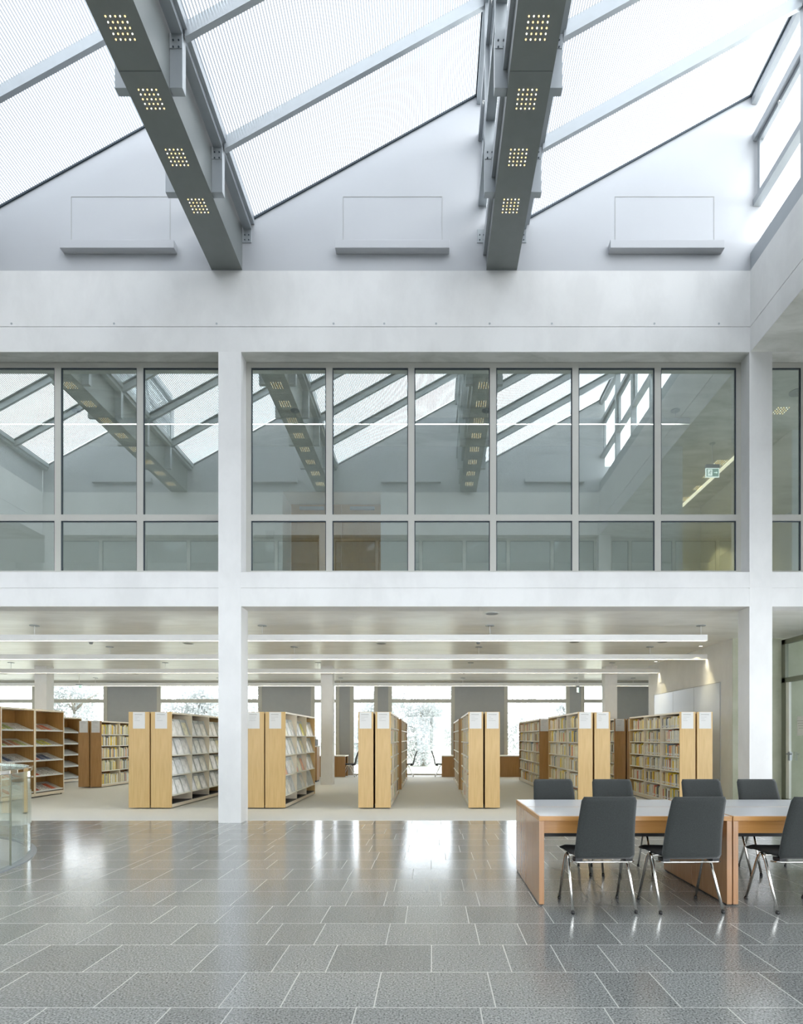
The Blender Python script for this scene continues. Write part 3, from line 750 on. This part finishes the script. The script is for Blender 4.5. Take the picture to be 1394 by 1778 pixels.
def sign_on(panel, xc, y, ztop, w=.235, h=.325, style=0):
    s_ = MB().box(xc-w/2, xc+w/2, y-.006, y, ztop-h, ztop).build('sign_holder', M['paper'], panel)
    l = MB()
    l.box(xc-w*.36, xc+w*(.28+.05*style), y-.0075, y-.006, ztop-.055, ztop-.044)
    for i in range(3 if style != 2 else 5):
        l.box(xc-w*.36, xc+w*random.uniform(-.15, .25), y-.0075, y-.006, ztop-.10-.035*i, ztop-.095-.035*i)
    l.build('printed_text', M['ink'], s_)
ZT6 = [.11, .42, .73, 1.02, 1.31, 1.60]
ZT4 = [.265, .661, 1.058, 1.444]
ZT5 = [.09, .47, .835, 1.18, 1.50]
def bookcase(x0, x1, face, y0, bays, L, kind, label, group, sign=True, wood='maple', fill=True, H=1.906, tier=None, indiv=None, style=0):
    """x0 < x1; face = -1 open towards -x, +1 open towards +x"""
    t = thing('bookcase', label, 'bookcase', ((x0+x1)/2, y0, 0), group)
    W_ = M[wood]; T = .03; y1 = y0+T+bays*L+T
    p = MB().box(x0, x1, y0, y0+T, .02, H).build('end_panel', W_, t, bevel=.002)
    if sign: sign_on(p, (x0+x1)/2+(0.0 if kind != 'books' else .005*face), y0, H-.005, style=style)
    MB().box(x0, x1, y1-T, y1, .02, H).build('end_panel', W_, t)
    xb = x1-.012 if face < 0 else x0; xf = x0 if face < 0 else x1
    MB().box(xb, xb+.012, y0+T, y1-T, .06, H-.03).build('back_panel', M['shaded_amber_back'], t)
    xa, xc = (x0+.001, x1-.012) if face < 0 else (x0+.012, x1-.001)
    MB().box(xa, xc, y0+T, y1-T, H-.035, H-.001).build('top_panel', [M['edge']], t)
    MB().box(xa+.01, xc-.01, y0+T, y1-T, .02, .085).build('plinth', M['edge'], t)
    zs = tier or {'books': ZT6, 'journals': ZT4, 'five': ZT5}[kind]
    for b in range(bays):
        ya = y0+T+b*L; yb = ya+L
        if b: MB().box(xa, xc, ya-.012, ya+.012, .085, H-.035).build('divider', [M['edge']], t)
        for si, z in enumerate(zs):
            MB().box(xa+.004, xc, ya+.012, yb-.012, z-.022, z).build('shelf', M['cream'], t)
        if kind == 'journals':
            MB().box(xa+.004, xc, ya+.012, yb-.012, .086, .10).build('shelf', M['black'], t)
            dv = MB()
            for z in zs:
                for q in range(0, 4):
                    yy = ya+.02+q*(L-.04)/3
                    xo = xf-face*.02
                    dv.hexa([(xo, yy-.002, z), (xo-face*.30, yy-.002, z), (xo-face*.30, yy+.002, z), (xo, yy+.002, z),
                             (xo-face*.10, yy-.002, z+.335), (xo-face*.30, yy-.002, z+.335), (xo-face*.30, yy+.002, z+.335), (xo-face*.10, yy+.002, z+.335)])
                dv.box(xo-face*.12, xo-face*.13, ya+.015, yb-.015, z, z+.33)
            dv.build('journal_divider', M['shelf_grey'], t)
        elif fill:
            for si, z in enumerate(zs):
                hm = ((zs+[H-.03])[si+1]-z-.03)
                ind = indiv(b, si) if indiv else None
                fill_row(xf-face*.025, face, ya+.014, yb-.014, z, min(hm, .255 if kind == 'books' else .30), ind)
    return t, xf
Y0 = 12.0
def X8(px): return PX(px, Y0)
# journal bookcases left of / behind the left column
jA = bookcase(X8(261.9), X8(297.7), 1, Y0, 3, 1.0, 'journals', 'maple journal bookcase with open front, left of the left column', 'journal bookcases', wood='maple', style=1)
bookcase(X8(223.3), X8(259.5), -1, Y0, 3, 1.0, 'journals', 'maple journal bookcase with its back to the one left of the left column', 'journal bookcases')
jB = bookcase(X8(460.4), X8(495.3), 1, Y0, 3, 1.0, 'journals', 'maple journal bookcase with open front, right of the left column', 'journal bookcases')
bookcase(X8(422.5), X8(458.2), -1, Y0, 3, 1.0, 'journals', 'maple journal bookcase partly hidden behind the left column', 'journal bookcases')
# book pairs C, D, E, F
def near_label(b, si):
    if b > 1: return None
    return '%s shelf up, %s bay, bookcase by right column' % (ORD[si], ['near', 'middle', 'far'][b])
names = {'C': 'middle left', 'D': 'middle right', 'E': 'right, behind the reading tables', 'F': 'far right, beside the library wall'}
pairs = {'C': (621.9, 648, 651.5, 678.4), 'D': (813.2, 838.8, 842.0, 867.8), 'E': (1003.7, 1028.9, 1032.0, 1059.3), 'F': (1180.0, 1207.3, 1210.2, 1237.0)}
for q, (a, b, c, d) in pairs.items():
    grp = 'maple bookcases in the front row'
    bookcase(X8(a), X8(b), -1, Y0, 3, 1.0, 'books', 'front row maple bookcase, left one of the %s pair' % names[q], grp, indiv=near_label if q == 'F' else None, style=0)
    bookcase(X8(c), X8(d), 1, Y0, 3, 1.0, 'books', 'front row maple bookcase, right one of the %s pair' % names[q], grp, style=[1, 1, 0, 1]['CDEF'.index(q)])
    grp = 'maple bookcases in the rear row'
    nb, bl = (2, .89) if q == 'F' else (4, .93)
    bookcase(X8(a), X8(b), -1, 16.3, nb, bl, 'books', 'rear row maple bookcase, left one of the %s pair' % names[q], grp, wood='maple_dark', sign=q in 'EF')
    bookcase(X8(c), X8(d), 1, 16.3, nb, bl, 'books', 'rear row maple bookcase, right one of the %s pair' % names[q], grp, wood='maple_dark', sign=q in 'EF')
# pair G
bookcase(PX(136, 17.1), PX(154.6, 17.1), -1, 17.1, 3, 1.0, 'five', 'amber bookcase of the far left pair with its back turned', 'amber bookcases on the far left', wood='maple_dark', H=1.875)
bookcase(PX(156.7, 17.1), PX(175.6, 17.1), 1, 17.1, 3, 1.0, 'five', 'amber bookcase of the far left pair holding white books', 'amber bookcases on the far left', wood='maple_dark', H=1.875)
sb = stuff_books.build('books', BMATS, None, origin=False)
tag(sb, 'rows of books filling the remaining bookcases of the library', 'books', None, 'stuff')

# journals standing in the display bays
JC = [plain('journal_cover_%d' % i, c, .35, noise=.25, scale=9) for i, c in enumerate([(.85,.85,.84), (.83,.84,.86), (.80,.80,.76), (.82,.78,.60), (.62,.64,.66), (.80,.45,.30), (.75,.72,.20)])]
JN = ['white', 'white', 'off-white', 'cream', 'grey', 'orange', 'yellow']
def journal_mesh(ci):
    m = MB(); t_ = math.tan(math.radians(17))
    for k in range(3):
        o = -.014*k
        m.hexa([(o, 0, .002), (o-.010, 0, .002), (o-.010, .27, .002), (o, .27, .002), (o-t_*.28, 0, .28+.006*k), (o-.010-t_*.28, 0, .28+.006*k), (o-.010-t_*.28, .27, .28+.006*k), (o-t_*.28, .27, .28+.006*k)])
    return m
JP = {}
for cs, (t, xf), nm in ((0, jA, 'left of the left column'), (1, jB, 'right of the left column')):
    for b in range(3):
        for si, z in enumerate(ZT4):
            for q in range(3):
                if cs == 1 and si == 0 and random.random() < .3: continue
                ci = random.choices(range(7), [8, 6, 4, 2, 2, 1, 1])[0]
                if ci not in JP: JP[ci] = o = journal_mesh(ci).build('journal', JC[ci], origin=False)
                else: o = JP[ci].copy(); COL.objects.link(o)
                o.location = (xf-.028, Y0+.03+b+.02+q*.32+.025+random.uniform(-.01, .01), z)
                o.scale = (1, random.uniform(.9, 1.1), random.uniform(.9, 1.08))
                tag(o, '%s journal, %s slot from near end, %s tier up, %s' % (JN[ci], ORD[b*3+q], ORD[si], nm), 'journal', 'journals on display')

# magazine display units on the left
mag_mats = [plain('magazine_cover_%d' % i, c, .3, noise=.8, scale=30) for i, c in enumerate([(.70,.12,.06), (.75,.68,.55), (.10,.14,.25), (.72,.60,.12), (.35,.45,.16), (.75,.76,.76), (.45,.22,.12), (.70,.25,.30)])]
MN = ['red', 'beige', 'dark blue', 'yellow', 'green', 'pale', 'brown', 'pink']
MP = {}
def display_unit(y0, xf, depth, H, L, label, mags=True, group='magazine display units'):
    t = thing('display_shelf', label, 'magazine display shelf', (xf-depth/2, y0, 0), group)
    x0 = xf-depth; T = .03; y1 = y0+L
    for ya in (y0, y1-T):
        MB().box(x0, xf-.004, ya, ya+T, .03, H).build('side_panel', M['maple_dark'], t)
        MB().box(xf-.004, xf, ya, ya+T, .03, H).build('edge_strip', M['edge'], t)
    MB().box(x0, x0+.015, y0+T, y1-T, .1, H-.03).build('back_panel', M['maple_dark'], t)
    MB().box(x0+.015, xf, y0+T, y1-T, H-.04, H).build('top_panel', M['edge'], t)
    MB().box(x0+.015, xf, y0+T, y1-T, .03, .10).build('plinth', M['edge'], t)
    MB().tube([(xf-.05, y1-.05, 0), (xf-.05, y1-.05, .03)], .02, 10).build('foot', M['black'], t)
    MB().box(x0+.015, x0+.02, y0+.06, y0+.30, H-.26, H-.15).build('category_card', M['paper'], t)
    for si, z in enumerate((.13, .49, .85, 1.20, 1.56)):
        sh = MB(); d = depth-.07
        sh.hexa([(xf-.02, y0+T, z), (xf-.02-d, y0+T, z+.17), (xf-.02-d, y1-T, z+.17), (xf-.02, y1-T, z), (xf-.02, y0+T, z+.012), (xf-.02-d, y0+T, z+.182), (xf-.02-d, y1-T, z+.182), (xf-.02, y1-T, z+.012)])
        sh.box(xf-.025, xf-.012, y0+T, y1-T, z-.008, z+.028)
        sh.build('shelf', M['shelf_grey'], t)
        if mags:
            yy = y0+.06; k = 0
            while yy+.2 < y1-.05:
                ci = random.choice([0, 1, 5, 0]) if si < 2 else random.choice([0, 1, 2, 3, 4, 5, 5, 6, 1])
                if ci not in MP:
                    m = MB(); dd = .26; rise = dd*.17/d
                    for i in range(3):
                        o_ = .004*i
                        m.hexa([(-.0, 0, o_), (-dd, 0, rise+o_), (-dd, .165, rise+o_), (0, .165, o_), (0, 0, o_+.004), (-dd, 0, rise+o_+.004), (-dd, .165, rise+o_+.004), (0, .165, o_+.004)], 0 if i == 2 else 1)
                    MP[ci] = o = m.build('magazine', [mag_mats[ci], M['paper']], origin=False)
                else: o = MP[ci].copy(); COL.objects.link(o)
                o.location = (xf-.035, yy, z+.020); o.scale = (random.uniform(.85, 1), 1, 1)
                tag(o, '%s magazine, %s from the near end, %s shelf up, %s' % (MN[ci], ORD[k], ORD[si], mags), 'magazine', 'magazines on display')
                yy += random.uniform(.20, .24); k += 1
    return t
display_unit(14.19, -9.21, .46, 2.07, 1.12, 'open amber display shelf with magazines, right one of the left pair', 'right display shelf')
display_unit(13.06, -9.21, .46, 2.07, 1.12, 'open amber display shelf with magazines, cut by the picture edge', 'left display shelf')
display_unit(18.7, -11.35, .46, 2.05, 1.12, 'open amber display shelf with empty sloping shelves behind the left pair', None)
display_unit(17.57, -11.35, .46, 2.05, 1.12, 'empty amber display shelf hidden behind the left pair', None)

# ------------------------------------------------------------------ reading tables
def table(x0, x1, y0, y1, label, group, H=.7425, apron_side=-1):
    t = thing('reading_table', label, 'table', ((x0+x1)/2, (y0+y1)/2, 0), group)
    T = .042
    MB().box(x0, x1, y0, y1, H-.04, H-.0025).build('tabletop', M['table_wood'], t, bevel=.0015)
    MB().box(x0+.012, x1-.012, y0+.014, y1-.014, H-.003, H-.0005).build('desk_inlay', M['lino'], t)
    for xa in (x0, x1-T):
        MB().box(xa, xa+T, y0, y1, .012, H-.0405).build('side_panel', M['table_side'], t, bevel=.0015)
        MB().box(xa+.006, xa+T-.006, y0+.02, y1-.02, 0, .012).build('foot_strip', M['black'], t)
    ya = y0+.09 if apron_side < 0 else y1-.115
    MB().box(x0+T, x1-T, ya, ya+.025, H-.155, H-.0405).build('apron', M['table_wood'], t)
    MB().box(x0+T+.02, x1-T-.02, (y0+y1)/2-.06, (y0+y1)/2+.06, H-.215, H-.12).build('cable_tray', M['black'], t)
    return t
TG = 'reading tables pushed together'
table(.89, 2.485, 5.048, 5.733, 'wooden reading table with grey top, front left of the four', TG)
table(2.495, 4.09, 5.048, 5.733, 'wooden reading table with grey top, front right, cut by the picture edge', TG)
table(.89, 2.485, 5.737, 6.42, 'wooden reading table with grey top, rear left of the four', TG, apron_side=1)
table(2.495, 4.09, 5.737, 6.42, 'wooden reading table with grey top, rear right, cut by the picture edge', TG, apron_side=1)
for n, (a, b) in enumerate(((PX(300, 21.7), PX(599.3, 21.7)), (-2.3, -1.35), (PX(766.8, 21.7), PX(787.4, 21.7)+.9), (2.42, PX(930, 21.7)), (4.6, 6.6))):
    t = thing('window_desk', 'brown end-on desk by the rear windows ' + ['left of the middle bookcases', 'hidden behind the middle left bookcase', 'left of the middle right bookcase', 'between the middle right and right bookcases', 'behind the right bookcases'][n], 'desk', ((a+b)/2, 22.2, 0), 'desks along the rear windows')
    MB().box(a, b, 21.7, 22.6, .735, .772).build('tabletop', M['cream'], t)
    MB().box(a, b, 21.72, 21.75, .012, .735).build('end_panel', M['maple_dark'], t)
    MB().box(a+.02, b-.02, 22.5, 22.56, 0, .735).build('end_panel', M['maple_dark'], t)
cbn = thing('printer_cabinet', 'low amber cabinet beside the inner column left of centre', 'cabinet', (-4.05, 19.5, 0))
MB().box(-4.5, -3.62, 19.3, 19.8, .05, 1.11).build('body', M['maple_dark'], cbn); MB().box(-4.52, -3.60, 19.28, 19.82, 1.11, 1.15).build('top', M['cream'], cbn)
MB().box(-4.48, -3.64, 19.34, 19.78, 0, .05).build('plinth', M['black'], cbn)
pr = thing('printer', 'grey printer on the cabinet beside the inner column', 'printer', (-3.95, 19.55, 1.15))
MB().box(-4.2, -3.66, 19.36, 19.76, 1.15, 1.36).build('body', M['blind'], pr, bevel=.01); MB().box(-4.14, -3.72, 19.5, 19.76, 1.36, 1.46).build('paper_tray', M['shelf_grey'], pr)

# ------------------------------------------------------------------ chairs
def rbox_panel(fn, nu, nv, th, flat=False):
    """closed padded panel from a mid surface fn(u,v) -> (point, normal); u,v in 0..1; rounded corners and rim"""
    m = MB(); front, back = [], []
    def shape(u, v):
        cu, cv = u*2-1, v*2-1
        return cu, cv
    idx = {}
    P = []
    for s_ in (1, -1):
        for j in range(nv+1):
            for i in range(nu+1):
                u, v = i/nu, j/nv
                e = min(1, min(u, 1-u)*nu/1.0*1.0, min(v, 1-v)*nv/1.0)      # 0 at the rim
                p, n = fn(u, v)
                k = th*(.25+.75*e)
                P.append(tuple(Vector(p)+Vector(n)*s_*k))
    N1 = (nu+1)*(nv+1); m.v = P
    for j in range(nv):
        for i in range(nu):
            a = j*(nu+1)+i
            m.f.append((a, a+1, a+nu+2, a+nu+1)); m.m.append(0); m.sm.append(True)
            b = a+N1; m.f.append((b, b+nu+1, b+nu+2, b+1)); m.m.append(0); m.sm.append(True)
    for i in range(nu):
        for a, b in (((0)*(nu+1)+i, 1), ((nv)*(nu+1)+i, -1)):
            q = (a, a+N1, a+N1+1, a+1) if b == 1 else (a, a+1, a+N1+1, a+N1); m.f.append(q); m.m.append(0); m.sm.append(True)
    for j in range(nv):
        for i, b in ((0, 1), (nu, -1)):
            a = j*(nu+1)+i; c = a+nu+1
            m.f.append((a, c, c+N1, a+N1) if b == 1 else (a, a+N1, c+N1, c)); m.m.append(0); m.sm.append(True)
    return m
def round_uv(u, v, w0, w1, L, r, top=True, bot=True):
    """half width shrinks near the corners to round them"""
    w = w0+(w1-w0)*v; s_ = 2*u-1; y = v*L
    hw = w/2
    d = None
    if top and L-y < r: d = r-(L-y)
    if bot and y < r: d = r-y
    if d is not None: hw -= r-math.sqrt(max(0, r*r-d*d))
    return s_*hw
def make_chair(label, group, loc, rz):
    t = thing('conference_chair', label, 'chair', loc, group, rz)
    # local: user faces +y, rear feet at y=-.225
    def bfn(u, v):
        x = round_uv(u, v, .482, .425, .50, .014)
        z = .435+.50*v; y = -.215-.135*v-.03*math.sin(PI*v)*-.6+.035*(1-(2*u-1)**2)*-.5
        n = Vector((-(2*u-1)*.06, 1, .26)).normalized()
        return (x, y, z), n
    rbox_panel(bfn, 14, 16, .016).build('backrest', M['fabric'], t, True)
    def sfn(u, v):
        x = round_uv(u, v, .475, .50, .47, .04)
        y = -.205+.47*v; z = .462-.018*math.sin(PI*v)*(1-(2*u-1)**2*.7)+(-.03*max(0, (v-.8)/.2)**2)+.0
        return (x, y, z), Vector((0, .05, 1)).normalized()
    rbox_panel(sfn, 12, 14, .019).build('seat', M['seat_fabric'], t, True)
    R_ = .0115
    for sd in (-1, 1):
        xt = .235*sd
        for fy, nm in ((-.225, 'leg'), (.225, 'leg')):
            ty = .0 if fy < 0 else .07
            top = (xt, ty, .432)
            if fy < 0: pts = [(.252*sd, fy, .015), (.243*sd, -.062, .35), (.241*sd, -.04, .39), (.24*sd, -.015, .418), (xt, .02, .432)]
            else: pts = [(.252*sd, fy, .015), (.243*sd, .085, .35), (.241*sd, .068, .39), (.24*sd, .048, .418), (xt, .02, .432)]
            lg = MB().tube(pts, R_, 12).build(nm, M['chrome'], t, True)
            MB().tube([(.252*sd, fy, 0), (.252*sd, fy, .022)], [.013, .0145], 12).build('glide', M['black'], lg, True)
    fr = MB().tube([(-.24, -.12, .395), (-.235, -.205, .405), (-.20, -.222, .408), (.20, -.222, .408), (.235, -.205, .405), (.24, -.12, .395)], .008, 10)
    fr.tube([(-.235, .05, .43), (.235, .05, .43)], .010, 10).tube([(-.235, -.03, .43), (.235, -.03, .43)], .010, 10)
    fr.build('seat_frame', M['chrome'], t, True)
    MB().box(-.23, -.17, -.215, -.12, .405, .435).box(.17, .23, -.215, -.12, .405, .435).build('seat_bracket', M['black'], t, True, .004)
    return t
CGR = 'charcoal chairs around the reading tables'
c0 = make_chair('charcoal upholstered chair with chrome legs, back to the camera, front left seat', CGR, (1.36, 5.045, 0), 0.03)
for x, y, rz, l in ((2.045, 5.045, .05, 'back to the camera, second along the front'), (2.97, 5.045, .04, 'back to the camera, at the right picture edge'),
                    (1.345, 6.37, PI+.03, 'facing the camera, leftmost behind the tables'), (1.98, 6.37, PI, 'facing the camera, second from left behind the tables'),
                    (2.965, 6.37, PI+.02, 'facing the camera, third from left behind the tables'), (3.57, 6.37, PI, 'facing the camera, rightmost behind the tables')):
    copy_tree(c0, (x, y, 0), rz, 'charcoal upholstered chair with chrome legs, ' + l)
for x, y, rz, l in ((-2.98, 22.12, PI/2, 'left of the middle bookcases'), (-.88, 22.12, PI/2, 'right of the middle left bookcase'), (.36, 22.12, -PI/2, 'left of the middle right bookcase')):
    copy_tree(c0, (x, y, 0), rz, 'chair seen from the side at a rear window desk, ' + l, 'chairs at the rear window desks')

# ------------------------------------------------------------------ round glass balustrade and stair opening
def arc_strip(mb, r0, r1, z0, z1, a0, a1, n, mi=0):
    for i in range(n):
        t0 = a0+(a1-a0)*i/n; t1 = a0+(a1-a0)*(i+1)/n
        P = []
        for z in (z0, z1):
            for (r, t_) in ((r0, t0), (r1, t0), (r1, t1), (r0, t1)): P.append((CX+r*math.cos(t_), CY+r*math.sin(t_), z))
        mb.hexa(P, mi)
        for k in range(6): mb.sm[-1-k] = False
    return mb
struct('stairwell_wall', arc_strip(MB(), RH, RH+.1, -3.2, -.30, 0, 2*PI, 72), M['conc'], 'round shaft wall of the stair opening')
struct('stairwell_rim', arc_strip(MB(), RH-.005, RH+.10, -.30, -.003, 0, 2*PI, 72), M['white'], 'white slab edge of the round stair opening')
struct('stairwell_floor', MB().box(CX-3.5, CX+3.5, CY-3.5, CY+3.5, -3.3, -3.2), M['tile'])
bal = thing('glass_balustrade', 'round curved glass balustrade with steel handrail around the stair opening', 'balustrade', (CX, CY, 0))
NP = 12
for i in range(NP):
    a0 = 2*PI*(i+.42)/NP; a1 = a0+2*PI/NP
    p = MB(); nseg = 8
    for k in range(nseg):
        t0 = a0+.004+(a1-a0-.008)*k/nseg; t1 = a0+.004+(a1-a0-.008)*(k+1)/nseg
        for r in (RH-.02, RH-.005):
            p.face([(CX+r*math.cos(t0), CY+r*math.sin(t0), .0), (CX+r*math.cos(t1), CY+r*math.sin(t1), .0), (CX+r*math.cos(t1), CY+r*math.sin(t1), 1.0), (CX+r*math.cos(t0), CY+r*math.sin(t0), 1.0)], 0, True)
    g = p.build('glass_panel', M['rail_glass'], bal)
    e = MB(); t0 = a0
    arc_strip(e, RH-.022, RH-.003, .0, 1.0, t0-.0025, t0-.0005, 1); e.build('panel_edge', M['green_frame'], g)
arc_strip(MB(), RH-.035, RH+.012, 1.0, 1.045, 0, 2*PI, 96).build('handrail', M['chrome'], bal, bevel=.006)
arc_strip(MB(), RH-.04, RH+.05, .0, .012, 0, 2*PI, 96).build('base_ring', M['steel'], bal)

# ------------------------------------------------------------------ outside: lawn and trees, leaf colour paled for overexposure
struct('ground', MB().box(-120, 120, YBACK+.25, 220, -.35, -.15), M['lawn'], 'pale lawn outside the library windows')
struct('ground_terrace', MB().box(-20, 12, YBACK+.22, YBACK+1.6, -.15, .05), M['conc'])
def tree(x, y, h, r, label, seed):
    rnd = random.Random(seed)
    t = thing('tree', label, 'tree', (x, y, -.15), 'trees outside the rear windows')
    tr = MB(); tr.tube([(0, 0, 0), (.05, 0, h*.25), (-.05, .05, h*.5), (0, 0, h*.8)], [.16, .12, .08, .03], 8)
    for k in range(6):
        a = rnd.random()*6.28; z0 = h*rnd.uniform(.25, .6)
        tr.tube([(0, 0, z0), (r*.35*math.cos(a), r*.35*math.sin(a), z0+h*.12), (r*.7*math.cos(a), r*.7*math.sin(a), z0+h*.2)], [.06, .04, .015], 6)
    tr.build('trunk', M['bark'], t, True)
    cr = MB()
    blobs = [(rnd.gauss(0, r*.38), rnd.gauss(0, r*.35), h*(.5+rnd.uniform(-.38, .42)), r*rnd.uniform(.3, .5)) for _ in range(26)]
    for bx, by, bz, br in blobs:
        for _ in range(330):
            u = Vector((rnd.gauss(0, 1), rnd.gauss(0, 1), rnd.gauss(0, 1))).normalized()*br*rnd.random()**.35
            c = Vector((bx, by, max(.3, bz)))+u
            s_ = rnd.uniform(.05, .10); a = Vector((rnd.gauss(0, 1), rnd.gauss(0, 1), rnd.gauss(0, 1))).normalized()
            b = a.cross(Vector((rnd.gauss(0, 1), rnd.gauss(0, 1), rnd.gauss(0, 1)))).normalized()
            cr.face([c+a*s_, c+b*s_*.6, c-a*s_, c-b*s_*.6])
    cr.build('crown', M['leaf'], t, True)
for n, (px, y, h, r, l) in enumerate(((735, 34, 4.9, 2.0, 'seen through the middle window'), (640, 37, 4.2, 1.8, 'seen between the middle left bookcases'), (930, 36, 4.0, 2.2, 'behind the right window'),
        (970, 40, 4.4, 1.8, 'at the right edge of the right window'), (345, 33, 4.6, 2.0, 'behind the journal bookcases'), (410, 38, 5.0, 2.2, 'beside the left column'), (130, 35, 5.4, 2.0, 'behind the far left window'), (795, 44, 4.3, 2.6, 'farther back behind the middle window'))):
    tree(PX(px, y), y, h, r, 'leafy tree paled by overexposure outside ' + l, 100+n)
print('individual books', n_ind)
